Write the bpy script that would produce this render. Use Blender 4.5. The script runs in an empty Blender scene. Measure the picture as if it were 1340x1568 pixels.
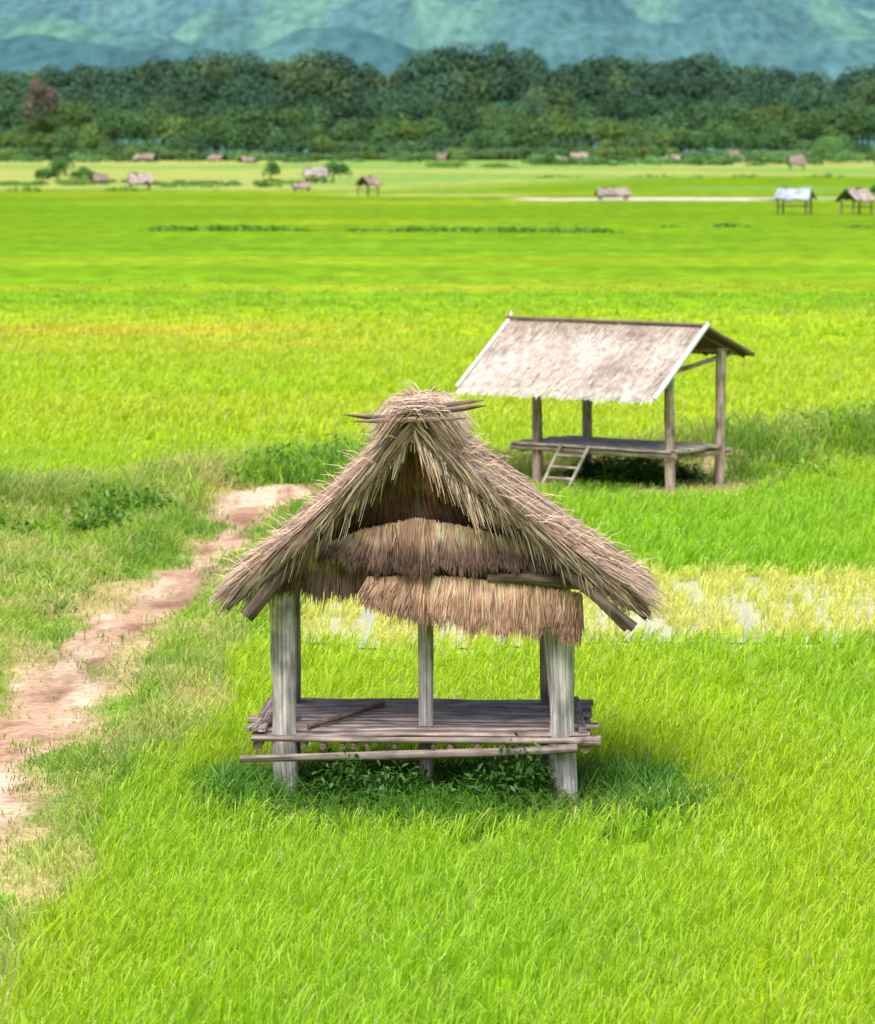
import bpy, math, numpy as np
from mathutils import Vector
R = np.random.default_rng(7)
SC = bpy.context.scene

# ------------------------------------------------------------------ utils
def vnoise(x, y, seed=0):
    x = np.asarray(x, float); y = np.asarray(y, float)
    xi = np.floor(x).astype(np.int64); yi = np.floor(y).astype(np.int64)
    fx = x - xi; fy = y - yi
    fx = fx*fx*(3-2*fx); fy = fy*fy*(3-2*fy)
    def h(a, b):
        n = (a*374761393 + b*668265263 + seed*1442695041) & 0x7fffffff
        n = ((n ^ (n >> 13))*1274126177) & 0x7fffffff
        n = n ^ (n >> 16)
        return (n & 0xffff)/65535.0
    return (h(xi, yi)*(1-fx)+h(xi+1, yi)*fx)*(1-fy)+(h(xi, yi+1)*(1-fx)+h(xi+1, yi+1)*fx)*fy
def fbm(x, y, o=4, seed=0):
    s = 0; a = 1; t = 0
    for i in range(o):
        s = s+a*vnoise(np.asarray(x)*2**i+i*17.3, np.asarray(y)*2**i+i*5.1, seed+i); t += a; a *= .5
    return s/t
def sm(a, b, x):
    t = np.clip((x-a)/(b-a), 0, 1); return t*t*(3-2*t)
def mixc(c1, c2, f):
    return c1*(1-f[..., None])+np.asarray(c2)*f[..., None]

class B:
    def __init__(s): s.v=[]; s.f=[]; s.c=[]; s.u=[]; s.n=0
    def add(s, v, f, c, u=None):
        v = np.asarray(v, float).reshape(-1, 3)
        c = np.asarray(c, float)
        if c.ndim == 1: c = np.tile(c, (len(v), 1))
        s.v.append(v); s.f.append(np.asarray(f, np.int64).reshape(-1, 4)+s.n); s.c.append(c.reshape(-1, 3))
        s.u.append(v if u is None else np.asarray(u, float).reshape(-1, 3)); s.n += len(v)
    def make(s, name, mat, parent=None, smooth=False):
        v = np.concatenate(s.v).astype(np.float32); f = np.concatenate(s.f).astype(np.int32)
        c = np.concatenate(s.c).astype(np.float32); u = np.concatenate(s.u).astype(np.float32)
        me = bpy.data.meshes.new(name)
        me.vertices.add(len(v)); me.vertices.foreach_set('co', v.ravel())
        me.loops.add(f.size); me.loops.foreach_set('vertex_index', f.ravel())
        me.polygons.add(len(f)); me.polygons.foreach_set('loop_start', np.arange(0, f.size, 4, dtype=np.int32))
        if smooth: me.polygons.foreach_set('use_smooth', np.ones(len(f), bool))
        a = me.attributes.new('Col', 'FLOAT_COLOR', 'POINT')
        a.data.foreach_set('color', np.concatenate([c, np.ones((len(c), 1), np.float32)], 1).ravel())
        a = me.attributes.new('uvw', 'FLOAT_VECTOR', 'POINT'); a.data.foreach_set('vector', u.ravel())
        me.update(calc_edges=True)
        me.materials.append(mat)
        ob = bpy.data.objects.new(name, me); SC.collection.objects.link(ob)
        if parent: ob.parent = parent
        return ob

def ribbons(b, P, W, S, C):
    n, k, _ = P.shape
    S = S[:, None, :] if S.ndim == 2 else S
    V = np.stack([P-S*W[..., None]/2, P+S*W[..., None]/2], 2)
    i = (np.arange(n)*k*2)[:, None]+(np.arange(k-1)*2)[None]
    F = np.stack([i, i+1, i+3, i+2], -1)
    CC = np.repeat(C[:, :, None, :], 2, 2)
    b.add(V, F, CC)

def tube(b, pts, rad, col, seg=10, wob=.06, caps=True, endcol=None):
    pts = np.array(pts, float); m = len(pts)
    rad = np.ones(m)*rad if np.isscalar(rad) else np.array(rad, float)
    L = np.linalg.norm(pts[-1]-pts[0]); k = min(40, max(m, int(L/.12)+2))
    t = np.linspace(0, m-1, k); P = np.stack([np.interp(t, range(m), pts[:, j]) for j in range(3)], 1)
    r = np.interp(t, range(m), rad)
    d = np.gradient(P, axis=0); d /= np.linalg.norm(d, axis=1)[:, None]
    up = np.array([0, 0, 1.]) if abs(d[0][2]) < .8 else np.array([0, 1., 0])
    x = np.cross(d, up); x /= np.linalg.norm(x, axis=1)[:, None]; y = np.cross(x, d)
    a = np.arange(seg)/seg*2*math.pi
    off = R.random()*50
    w = 1+wob*2*(vnoise(np.cos(a)[None]*1.5+off+np.zeros((k, 1)), np.sin(a)[None]*1.5+np.linspace(0, L*4, k)[:, None], 3)-.5)
    V = P[:, None]+(r[:, None]*w)[..., None]*(np.cos(a)[None, :, None]*x[:, None]+np.sin(a)[None, :, None]*y[:, None])
    U = np.stack([np.cos(a)[None]*r[:, None]+off, np.sin(a)[None]*r[:, None]+off*.3, np.linspace(0, L, k)[:, None]+np.zeros(seg)[None]], -1)
    i = np.arange(k-1)[:, None]*seg; j = np.arange(seg)[None]; j2 = (j+1) % seg
    F = np.stack([i+j, i+j2, i+seg+j2, i+seg+j], -1)
    b.add(V, F, col, U)
    if caps:
        ec = col if endcol is None else endcol
        for e, rev in ((0, 1), (-1, 0)):
            Fc = [[0, 2*q-1, 2*q, 2*q+1] for q in range(1, seg//2)]
            Fc = np.array(Fc); Fc = Fc[:, ::-1] if rev else Fc
            b.add(V[e], Fc, ec, U[e])

def board(b, p0, p1, w, t, col, wdir=(0, 1, 0), n=8, wob=.004):
    p0 = np.array(p0, float); p1 = np.array(p1, float); d = p1-p0; L = np.linalg.norm(d); d /= L
    wd = np.array(wdir, float); wd -= d*np.dot(wd, d); wd /= np.linalg.norm(wd); td = np.cross(d, wd)
    s = np.linspace(0, 1, n); off = R.random()*30
    c = p0+s[:, None]*(p1-p0)+td*(R.normal(0, wob, n))[:, None]
    ww = w*(1+R.normal(0, .025, n))
    q = [(-1, -1), (1, -1), (1, 1), (-1, 1)]
    V = np.stack([c+wd*(ww*a/2)[:, None]+td*(t*e/2) for a, e in q], 1)
    U = np.stack([np.stack([np.full(n, a*w/2+off), np.full(n, e*t/2+off*.7), s*L], 1) for a, e in q], 1)
    i = np.arange(n-1)[:, None]*4; j = np.arange(4)[None]; j2 = (j+1) % 4
    b.add(V, np.stack([i+j, i+j2, i+4+j2, i+4+j], -1), col, U)
    b.add(V[0], [[3, 2, 1, 0]], np.array(col)*.8, U[0]); b.add(V[-1], [[0, 1, 2, 3]], np.array(col)*.8, U[-1])

def empty(name, loc=(0, 0, 0), rz=0):
    e = bpy.data.objects.new(name, None); SC.collection.objects.link(e); e.location = loc; e.rotation_euler = (0, 0, rz)
    e.empty_display_size = .3
    return e

# ------------------------------------------------------------------ materials
def newmat(name):
    m = bpy.data.materials.new(name); m.use_nodes = True; nt = m.node_tree
    p = nt.nodes['Principled BSDF']; o = nt.nodes['Material Output']; return m, nt, p, o
def N(nt, t, **k):
    n = nt.nodes.new(t)
    for a, v in k.items(): setattr(n, a, v)
    return n
def attr(nt, name='Col'):
    a = N(nt, 'ShaderNodeAttribute'); a.attribute_name = name; return a
def mulnoise(nt, colsock, scale, lo, hi, vec=None, detail=4, mapscale=None, d0=.3, d1=.7):
    n = N(nt, 'ShaderNodeTexNoise'); n.inputs['Scale'].default_value = scale; n.inputs['Detail'].default_value = detail
    if vec is None:
        g = N(nt, 'ShaderNodeNewGeometry'); vec = g.outputs['Position']
    if mapscale:
        mp = N(nt, 'ShaderNodeMapping'); mp.inputs['Scale'].default_value = mapscale
        nt.links.new(vec, mp.inputs['Vector']); vec = mp.outputs['Vector']
    nt.links.new(vec, n.inputs['Vector'])
    r = N(nt, 'ShaderNodeMapRange'); r.inputs['From Min'].default_value = d0; r.inputs['From Max'].default_value = d1
    r.inputs['To Min'].default_value = lo; r.inputs['To Max'].default_value = hi
    nt.links.new(n.outputs['Fac'], r.inputs['Value'])
    v = N(nt, 'ShaderNodeVectorMath', operation='SCALE')
    nt.links.new(colsock, v.inputs[0]); nt.links.new(r.outputs['Result'], v.inputs['Scale'])
    return v.outputs['Vector'], n
def leafmat(name, tr=.35, rough=.45, spec=.3):
    m, nt, p, o = newmat(name); a = attr(nt)
    p.inputs['Roughness'].default_value = rough; p.inputs['Specular IOR Level'].default_value = spec
    nt.links.new(a.outputs['Color'], p.inputs['Base Color'])
    t = N(nt, 'ShaderNodeBsdfTranslucent'); nt.links.new(a.outputs['Color'], t.inputs['Color'])
    mx = N(nt, 'ShaderNodeMixShader'); mx.inputs[0].default_value = tr
    nt.links.new(p.outputs[0], mx.inputs[1]); nt.links.new(t.outputs[0], mx.inputs[2]); nt.links.new(mx.outputs[0], o.inputs['Surface'])
    return m
def strawmat(name):
    m, nt, p, o = newmat(name); a = attr(nt)
    c, _ = mulnoise(nt, a.outputs['Color'], 9, .72, 1.2)
    nt.links.new(c, p.inputs['Base Color']); p.inputs['Roughness'].default_value = .8; p.inputs['Specular IOR Level'].default_value = .2
    return m
def woodmat(name):
    m, nt, p, o = newmat(name); a = attr(nt); u = attr(nt, 'uvw')
    c, n1 = mulnoise(nt, a.outputs['Color'], 1, .5, 1.25, u.outputs['Vector'], 6, (60, 60, 2.2), .35, .65)
    c, n2 = mulnoise(nt, c, 1, .50, 1.12, u.outputs['Vector'], 3, (9, 9, 5), .32, .6)
    nt.links.new(c, p.inputs['Base Color']); p.inputs['Roughness'].default_value = .85; p.inputs['Specular IOR Level'].default_value = .2
    bp = N(nt, 'ShaderNodeBump'); bp.inputs['Strength'].default_value = .7; bp.inputs['Distance'].default_value = .012
    nt.links.new(n1.outputs['Fac'], bp.inputs['Height']); nt.links.new(bp.outputs[0], p.inputs['Normal'])
    return m
M_rice = leafmat('rice_leaf', .5, .5, .25); M_weed = leafmat('weed_leaf', .35, .4, .4); M_tree = leafmat('tree_leaf', .2, .8, .05)
M_straw = strawmat('dry_thatch'); M_wood = woodmat('weathered_wood')
def plainmat(name, rough=.7, metal=0):
    m, nt, p, o = newmat(name); a = attr(nt)
    c, _ = mulnoise(nt, a.outputs['Color'], 2, .7, 1.2)
    nt.links.new(c, p.inputs['Base Color']); p.inputs['Roughness'].default_value = rough; return m
M_plain = plainmat('painted_and_thatch')

# ------------------------------------------------------------------ layout functions
PATH = np.array([(-4.0, 8, .6), (-3.7, 18, .6), (-3.42, 22.5, .52), (-3.32, 24.8, .48), (-3.42, 27.1, .40), (-3.26, 29.2, .33), (-3.3, 32.1, .34), (-3.25, 34.2, .35),
                 (-2.9, 36.6, .32), (-2.78, 39.2, .29), (-2.54, 42.3, .20), (-2.36, 44.1, .17), (-2.5, 46.6, .40), (-1.7, 48.6, .15), (-.3, 50.3, .08), (1.0, 51.6, .03)])
DIKE = np.array([(-60, 36), (-12, 42), (-6, 44.5), (-2.6, 48.0), (0, 51.0), (2.5, 53.2), (6, 54.2), (12, 55), (60, 60)])
def seg_dist(x, y, pts):
    best = np.full(np.shape(x), 1e9)
    for a, b in zip(pts[:-1], pts[1:]):
        dx, dy = b[0]-a[0], b[1]-a[1]; t = np.clip(((x-a[0])*dx+(y-a[1])*dy)/(dx*dx+dy*dy), 0, 1)
        d = np.hypot(x-a[0]-t*dx, y-a[1]-t*dy)
        w = (a[2]+(b[2]-a[2])*t) if len(a) > 2 else 0*t
        best = np.minimum(best, d-w)
    return best
def pathd(x, y):
    return seg_dist(x, y, PATH)+(fbm(x*2.2, y*1.1, 4, 11)-.5)*.6
def diked(x, y): return seg_dist(x, y, DIKE)
def nearhut2(x, y): return 1-sm(1.6, 2.6, np.hypot(x-2.7, (y-51.0)*.8))
def verge(x, y):
    pd = pathd(x, y); dd = diked(x, y)
    w = .50+.45*sm(25, 29, y)-.35*sm(36, 41, y)
    v = 1-sm(w, w+.25, pd)
    v = np.maximum(v, (x < -2.9)*sm(31, 34, y)*(1-sm(48, 50, y))*(1-sm(-3.2, -2.9, x)))
    v = np.maximum(v, 1-sm(.95, 1.25, dd))
    v = np.maximum(v, nearhut2(x, y))
    v = np.maximum(v, 1-sm(1.0, 1.2, np.hypot((x+.05)/1.6, (y-26.35)/1.5)+(fbm(x*2, y*2, 2, 66)-.5)*.3))
    return v
def flooded(x, y):
    e = (fbm(x*.5, y*.3, 2, 31)-.5)*1.2
    return sm(-1.7, -1.4, x)*sm(34.1, 34.8, y+e)*(1-sm(39.8, 40.3, y+e*.5))
def height(x, y):
    h = .13*(1-sm(.3, 1.6, pathd(x, y)))
    h = np.maximum(h, .28*(1-sm(.3, 1.5, diked(x, y)))*(1-sm(18, 30, np.abs(x))))
    h = h*(1-.95*nearhut2(x, y))
    h = h+(fbm(x*1.2, y*1.2, 3, 5)-.5)*.10*verge(x, y)*(y < 70)*(1-nearhut2(x, y))
    return h
G1 = np.array((.42, .63, .010)); G2 = np.array((.26, .56, .014)); GY = np.array((.54, .66, .03)); GD = np.array((.10, .27, .02))
def ricecol(x, y):
    x = np.asarray(x, float); y = np.asarray(y, float)
    c = np.zeros(x.shape+(3,))+G1
    big = fbm(x*.25, y*.16, 3, 41)
    c = mixc(c, G2, .6*sm(.45, .75, big)*(y < 55))
    c = mixc(c, G2, .55*sm(40, 41, y)*(1-sm(48, 49, y))*(x > -2))
    c = mixc(c, GY, .55*sm(56, 62, y)*(1-sm(92, 112, y))*sm(.35, .65, fbm(x*.06, y*.17, 3, 43)+.12))
    wy = y+(fbm(x*.05, y*.02, 2, 44)-.5)*6
    c = mixc(c, (.70, .60, .06), .7*sm(80, 84, wy)*(1-sm(92, 96, wy))*(1-sm(-6, 2, x))*sm(.35, .6, fbm(x*.1, y*.3, 3, 45)))
    c = mixc(c, G2, .8*sm(97, 112, wy))
    c = mixc(c, GY, .55*sm(115, 118, wy)*(1-sm(123, 130, wy))*sm(.35, .6, fbm(x*.04, y*.2, 2, 47)))
    c = mixc(c, G1*.9, .35*sm(130, 280, y)*sm(.4, .7, fbm(x*.02, y*.03, 3, 48)))
    return c
def farcol(x, y, c):
    wy = y+(fbm(x*.03, y*.01, 3, 51)-.5)*10
    for d, w, s in ((160, 1.6, 3), (175, 1.5, 4), (228, 3, 5), (268, 4, 7), (345, 6, 9), (430, 8, 13), (520, 9, 15), (640, 12, 17)):
        k = (1-sm(w, w*2, np.abs(wy-d)))*sm(.42, .58, fbm(x*.03+s, y*.01, 3, 60+s)); c = mixc(c, GD, .4*k)
    for d, w, s in ((145, 3, 23), (215, 5, 25), (250, 6, 27), (285, 8, 29), (330, 10, 31)):
        k = (1-sm(w, w*2, np.abs(wy-d)))*sm(.42, .6, fbm(x*.02+s, y*.01, 3, 60+s)); c = mixc(c, GY*.6, .35*k)
    k = sm(350, 375, y+fbm(x*.03, y*0, 2, 70)*20)
    yel = 1-sm(-10, 20, x-(y-400)*.25)
    c = mixc(c, (.38, .42, .11), k*np.maximum(yel*.8, sm(470, 520, y)*.75))
    c = mixc(c, (.17, .34, .06), .8*sm(.48, .58, fbm(x*.02, y*.012, 3, 71))*k)
    k = sm(293, 296, wy*.2+y*.8)*(1-sm(309, 313, wy*.2+y*.8))*sm(5, 9, x)
    c = mixc(c, (.56, .50, .38), k*sm(.25, .4, fbm(x*.1, y*.1, 2, 72)))
    k = sm(318, 320, y)*(1-sm(326, 328, y))*sm(-12, -6, x)*(1-sm(6, 9, x)); c = mixc(c, (.5, .46, .25), k*.6)
    c = mixc(c, (.05, .1, .03), sm(875, 900, y))
    return c

# ------------------------------------------------------------------ ground
def axis(lo, hi, step, far, g):
    a = list(np.arange(lo, hi, step)); s = step; p = a[-1]
    while p < far: s *= g; p += s; a.append(p)
    return a
xs_r = axis(0, 7.5, .09, 3500, 1.06); xs = np.array([-v for v in xs_r[::-1][:-1]]+xs_r)
ys = np.array([-300, -80, -20, 0, 8, 12, 14]+axis(15, 56, .1, 6000, 1.012))
X, Y = np.meshgrid(xs, ys)
Z = height(X, Y)
c = ricecol(X, Y)
c = c*(.72-.14*sm(90, 125, Y)-.10*sm(125, 250, Y))[..., None]  # shade among the blades put into ground colour, stronger where blades thin out
c = farcol(X, Y, c)
c = c*(.72+.56*fbm(X*.9, Y*.45, 4, 19))[..., None]
c = mixc(c, c*np.array((1.2, 1.05, 1.5)), .6*sm(.45, .7, fbm(X*.08, Y*.12, 4, 20)))
vg = verge(X, Y)*(Y < 70)
vc = mixc(np.zeros(X.shape+(3,))+np.array((.19, .31, .05)), (.46, .38, .18), sm(.4, .62, fbm(X*1.7, Y*1.0, 4, 21)))
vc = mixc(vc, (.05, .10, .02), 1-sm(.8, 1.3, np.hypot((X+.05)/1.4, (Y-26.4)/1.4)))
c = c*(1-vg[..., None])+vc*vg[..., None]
pdv = pathd(X, Y)
pm = (1-sm(-.12, .14, pdv))*(1-sm(48.0, 49, Y))
earth = mixc(np.zeros(X.shape+(3,))+np.array((.52, .345, .24)), (.31, .18, .12), sm(.42, .66, fbm(X*2.5, Y*1.2, 4, 22)))
earth = mixc(earth, (.68, .52, .38), .8*sm(.5, .66, fbm(X*3, Y*.8, 3, 23)))
earth = mixc(earth, (.32, .20, .12), .6*sm(-.12, .05, pdv))
c = c*(1-pm[..., None])+earth*pm[..., None]
fl = flooded(X, Y); c = mixc(c, (.52, .50, .20), fl)
b = B(); ny, nx = X.shape
i = (np.arange(ny-1)*nx)[:, None]+np.arange(nx-1)[None]
b.add(np.stack([X, Y, Z], -1), np.stack([i, i+1, i+nx+1, i+nx], -1), c.reshape(-1, 3))
m, nt, p, o = newmat('field_ground'); a = attr(nt)
cc, n1 = mulnoise(nt, a.outputs['Color'], 14, .7, 1.25, detail=6)
cc, n2 = mulnoise(nt, cc, 1, .86, 1.12, mapscale=(.05, .22, 1), detail=6)
cc, n3 = mulnoise(nt, cc, 1, .78, 1.22, mapscale=(1.1, .5, 1), detail=5)
nt.links.new(cc, p.inputs['Base Color']); p.inputs['Roughness'].default_value = .95; p.inputs['Specular IOR Level'].default_value = .05
bp = N(nt, 'ShaderNodeBump'); bp.inputs['Strength'].default_value = .8; bp.inputs['Distance'].default_value = .04
nt.links.new(n1.outputs['Fac'], bp.inputs['Height']); nt.links.new(bp.outputs[0], p.inputs['Normal'])
b.make('ground', m, smooth=True)

# water of the flooded paddy
b = B(); wx = np.arange(-1.6, 22, .12); wy_ = np.arange(34.0, 40.4, .12)
WX, WY = np.meshgrid(wx, wy_); ny, nx = WX.shape
fm = flooded(WX, WY) > .8
i = (np.arange(ny-1)*nx)[:, None]+np.arange(nx-1)[None]
keep = (fm[:-1, :-1] & fm[1:, 1:] & fm[1:, :-1] & fm[:-1, 1:])
b.add(np.stack([WX, WY, WX*0+.02], -1), np.stack([i, i+1, i+nx+1, i+nx], -1)[keep], (.5, .5, .42))
m, nt, p, o = newmat('paddy_water'); p.inputs['Base Color'].default_value = (.55, .55, .42, 1)  # pale base colour stands in for part of the sky reflection
p.inputs['Roughness'].default_value = .18; p.inputs['Specular IOR Level'].default_value = .8
nn = N(nt, 'ShaderNodeTexNoise'); nn.inputs['Scale'].default_value = 6; bp = N(nt, 'ShaderNodeBump'); bp.inputs['Strength'].default_value = .15
nt.links.new(nn.outputs['Fac'], bp.inputs['Height']); nt.links.new(bp.outputs[0], p.inputs['Normal'])
b.make('paddy_water', m)

# ------------------------------------------------------------------ grass blades
def blades(b, x, y, z, h, w, lean, col, tipc=None, droop=.35, wind=.25):
    n = len(x); a = R.random(n)*2*math.pi
    d = np.stack([np.cos(a)*lean+wind*h, np.sin(a)*lean, np.zeros(n)], 1)
    P0 = np.stack([x, y, z], 1)
    P1 = P0+d*.35+np.stack([0*h, 0*h, h*.6], 1)
    P2 = P0+d*1.0+np.stack([0*h, 0*h, h*(1-droop*R.random(n)*.6)], 1)
    P3 = P0+d*1.55+np.stack([0*h, 0*h, h*(1-droop*R.random(n))], 1)
    P = np.stack([P0, P1, P2, P3], 1)
    W = np.stack([w*.8, w, w*.7, w*.12], 1)
    s = R.random(n)*math.pi; S = np.stack([np.cos(s), np.sin(s)*.6, R.normal(0, .15, n)], 1); S /= np.linalg.norm(S, axis=1)[:, None]
    tipc = col if tipc is None else tipc
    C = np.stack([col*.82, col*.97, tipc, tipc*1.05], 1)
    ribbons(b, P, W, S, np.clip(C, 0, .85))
def scatter(y0, y1, dens, margin=1.2):
    hw = .123*y1+margin; n = int((y1-y0)*2*hw*dens)
    x = R.uniform(-hw, hw, n); y = R.uniform(y0, y1, n); k = np.abs(x) < .123*y+margin
    return x[k], y[k]
def rice(b, y0, y1, dens, nb, h, w, lean, fade=None, spread=.035):
    x, y = scatter(y0, y1, dens)
    k = (verge(x, y)+(R.random(len(x))-.5)*.3 < .5)
    f = flooded(x, y) > .5
    k &= ~(f & ((vnoise(x*9, y*.42, 77) < .33) | (R.random(len(x)) < .1)))
    if fade: k &= R.random(len(x)) > sm(fade[0], fade[1], y)
    x = x[k]; y = y[k]
    x = np.repeat(x, nb)+R.normal(0, spread, len(x)*nb); y = np.repeat(y, nb)+R.normal(0, spread, len(y)*nb)
    n = len(x); hh = h*R.uniform(.55, 1.12, n)*(.75+.5*fbm(x*.5, y*.4, 3, 81))
    if fade: hh *= 1-.5*sm(fade[0], fade[1], y)
    f = flooded(x, y); hh *= 1-.15*f
    c = ricecol(x, y); c = mixc(c, (.74, .74, .16), .85*f)
    v = R.normal(1, .14, n)[:, None]; yl = R.random(n)**3
    c = np.clip(c*v, .005, .85); c = mixc(c, (.72, .80, .20), .5*yl)
    dry = R.random(n) < .012; c[dry] = (.7, .6, .3)
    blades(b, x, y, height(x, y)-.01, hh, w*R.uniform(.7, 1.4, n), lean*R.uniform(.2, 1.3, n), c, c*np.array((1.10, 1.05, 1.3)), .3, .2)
b = B()
rice(b, 16.5, 24, 95, 9, .28, .0075, .08)
rice(b, 24, 33, 72, 9, .27, .009, .075)
rice(b, 33, 56, 36, 8, .26, .012, .075)
rice(b, 53, 85, 13, 7, .25, .020, .09, None, .06)
rice(b, 85, 135, 5, 6, .22, .034, .12, (85, 132), .1)
b.make('rice_field', M_rice)

# short grass on verges and banks
b = B()
def short(y0, y1, dens, h, w):
    x, y = scatter(y0, y1, dens)
    pd = pathd(x, y)
    k = (verge(x, y) > .4) & (pd > -.03+R.normal(0, .09, len(x))) & ~((fbm(x*1.7, y*1.0, 4, 21) > .6) & (R.random(len(x)) < .6))
    k |= (pd < 0) & (fbm(x*4, y*2, 3, 91) > .66) & (R.random(len(x)) < .6)
    x = x[k]; y = y[k]; n = len(x); pd = pd[k]
    t = fbm(x*.9, y*.6, 3, 92)
    hh = h*R.uniform(.5, 1.2, n)*(.35+1.0*sm(.1, .7, pd))*(.6+.9*t)
    hh *= (1+.6*(1-sm(.3, 1, diked(x, y))))*(1-.72*nearhut2(x, y))
    c = mixc(np.zeros((n, 3))+np.array((.34, .54, .04)), (.64, .62, .24), sm(.3, .7, fbm(x*1.7, y*1.0, 4, 21)))
    c = mixc(c, (.17, .38, .03), .8*sm(.48, .68, t))
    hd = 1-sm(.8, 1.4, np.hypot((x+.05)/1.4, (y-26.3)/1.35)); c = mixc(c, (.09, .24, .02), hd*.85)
    c *= R.normal(1, .18, n)[:, None]; c = np.clip(c, .01, .8)
    d = (R.random(n) < .06) & (hd < .3); c[d] = (.6, .5, .28)
    blades(b, x, y, height(x, y)-.01, hh, w*R.uniform(.7, 1.3, n), hh*R.uniform(.2, .7, n), c, None, .4, .1)
short(18, 33, 750, .15, .008); short(33, 48, 440, .20, .012); short(47, 58, 260, .24, .016)
b.make('bank_grass', M_rice)

# leafy weeds
def tuft(b, cx, cy, r, n, h, w, col, dz=0):
    x = cx+R.normal(0, r*.5, n); y = cy+R.normal(0, r*.4, n)
    hh = h*R.uniform(.45, 1.1, n)*np.exp(-((x-cx)/r)**2*.6)
    c = np.array(col)*R.normal(1, .22, n)[:, None]; c = np.clip(c, .01, .7)
    blades(b, x, y, height(x, y)-.02+dz, hh, w*R.uniform(.6, 1.3, n), hh*R.uniform(.15, .8, n), c, c*1.15, .6, .05)
def leafy(b, cx, cy, r, h, n, s, col):
    g = R.normal(0, 1, (n, 3)); g /= np.linalg.norm(g, axis=1)[:, None]; g *= (R.random(n)**.4)[:, None]
    lump = .65+.7*fbm(g[:, 0]*3+cx*7, g[:, 1]*3+g[:, 2]*2, 2, 5)
    P = np.stack([cx+g[:, 0]*r*lump, cy+g[:, 1]*r*.7, np.abs(g[:, 2])*h*lump], 1); P[:, 2] += height(P[:, 0], P[:, 1])
    d = g+R.normal(0, .6, (n, 3)); d[:, 2] *= .5; d /= np.linalg.norm(d, axis=1)[:, None]
    S = np.cross(d, R.normal(0, .4, (n, 3))+np.array((0, 0, 1.))); S /= np.linalg.norm(S, axis=1)[:, None]
    L = s*R.uniform(.6, 1.3, n)[:, None]
    PP = np.stack([P, P+d*L*.5, P+d*L-np.array((0, 0, .15))*L], 1)
    W = np.stack([s*.1+0*L[:, 0], L[:, 0]*.38, s*.04+0*L[:, 0]], 1)
    C = np.clip(np.array(col)*R.normal(1, .25, n)[:, None], .01, .6)
    ribbons(b, PP, W, S, np.repeat(C[:, None], 3, 1))
b = B()
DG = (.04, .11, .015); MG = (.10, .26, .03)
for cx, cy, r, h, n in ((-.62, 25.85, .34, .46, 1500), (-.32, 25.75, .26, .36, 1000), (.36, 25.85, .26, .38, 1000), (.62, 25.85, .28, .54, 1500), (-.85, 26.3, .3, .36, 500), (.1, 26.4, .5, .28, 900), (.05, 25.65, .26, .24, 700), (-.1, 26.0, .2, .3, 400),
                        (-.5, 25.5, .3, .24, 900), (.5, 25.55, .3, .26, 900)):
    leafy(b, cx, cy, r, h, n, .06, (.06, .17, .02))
for q in range(200):
    y = R.uniform(24.95, 25.9); k = (y-24.95)/.95
    x = R.uniform(-1.5, 1.5)
    if abs(x-1.02) < .2 or abs(x+1.08) < .2: k *= .4
    tuft(b, x, y, .22, 70, .12+.17*k, .008, [MG, (.075, .21, .02), (.15, .35, .03)][R.integers(3)])
for q in range(60): tuft(b, R.choice([-1.42, 1.38])+R.normal(0, .16), R.uniform(25.3, 26.7), .2, 90, R.uniform(.25, .42), .008, (.11, .28, .03))
b.make('weeds', M_weed)
b = B()
for cx, cy, r, h, n, s, cl in ((-4.1, 44, .5, .45, 900, .10, (.16, .34, .03)), (-3.7, 45, .45, .5, 900, .10, (.14, .32, .03)), (-2.2, 49.0, .6, .5, 900, .10, (.15, .34, .03)), (-1.5, 50, .6, .5, 900, .10, (.17, .35, .04)),
                           (-5.2, 43.4, .6, .35, 700, .10, (.2, .37, .04)), (-.9, 50.8, .5, .55, 800, .10, (.18, .36, .05)), (2.85, 51.2, .55, .46, 2600, .08, (.07, .18, .02)), (2.3, 51.6, .45, .36, 1500, .08, DG), (3.5, 51.5, .3, .3, 700, .08, DG), (5.6, 54.5, .6, .6, 1300, .11, (.28, .48, .05)),
                           (6.5, 55, .8, .75, 1600, .11, (.30, .50, .05)), (5.3, 51.5, .6, .3, 600, .10, (.30, .50, .05)), (7.6, 55, .8, .7, 1200, .11, (.26, .46, .05)), (-4.3, 38.2, .3, .2, 400, .08, MG), (-3.9, 36, .25, .15, 300, .07, MG)):
    leafy(b, cx, cy, r, h, n, s, cl)
for q in range(150):
    t = R.random(); x = -7+15.5*t; y = np.interp(x, DIKE[:, 0], DIKE[:, 1])+R.normal(0, .6)
    if 0.4 < x < 5.0: continue
    tuft(b, x, y, .35, 80, R.uniform(.3, .55), .016, ((.22, .44, .03), (.36, .54, .05), (.15, .33, .03))[R.integers(3)])
for q in range(70):
    x = R.uniform(-6, -3.2); y = R.uniform(35, 46)
    if pathd(x, y) > .3: tuft(b, x, y, .3, 70, R.uniform(.2, .42), .014, ((.24, .46, .03), (.46, .56, .1), (.17, .35, .03))[R.integers(3)])
for q in range(40):
    y = R.uniform(20, 34); x = np.interp(y, PATH[:, 1], PATH[:, 0])+R.uniform(.7, 1.4)
    tuft(b, x, y, .18, 70, R.uniform(.15, .28), .008, ((.24, .46, .03), (.46, .58, .1))[R.integers(2)])
b.make('bank_weeds', M_weed)

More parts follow.
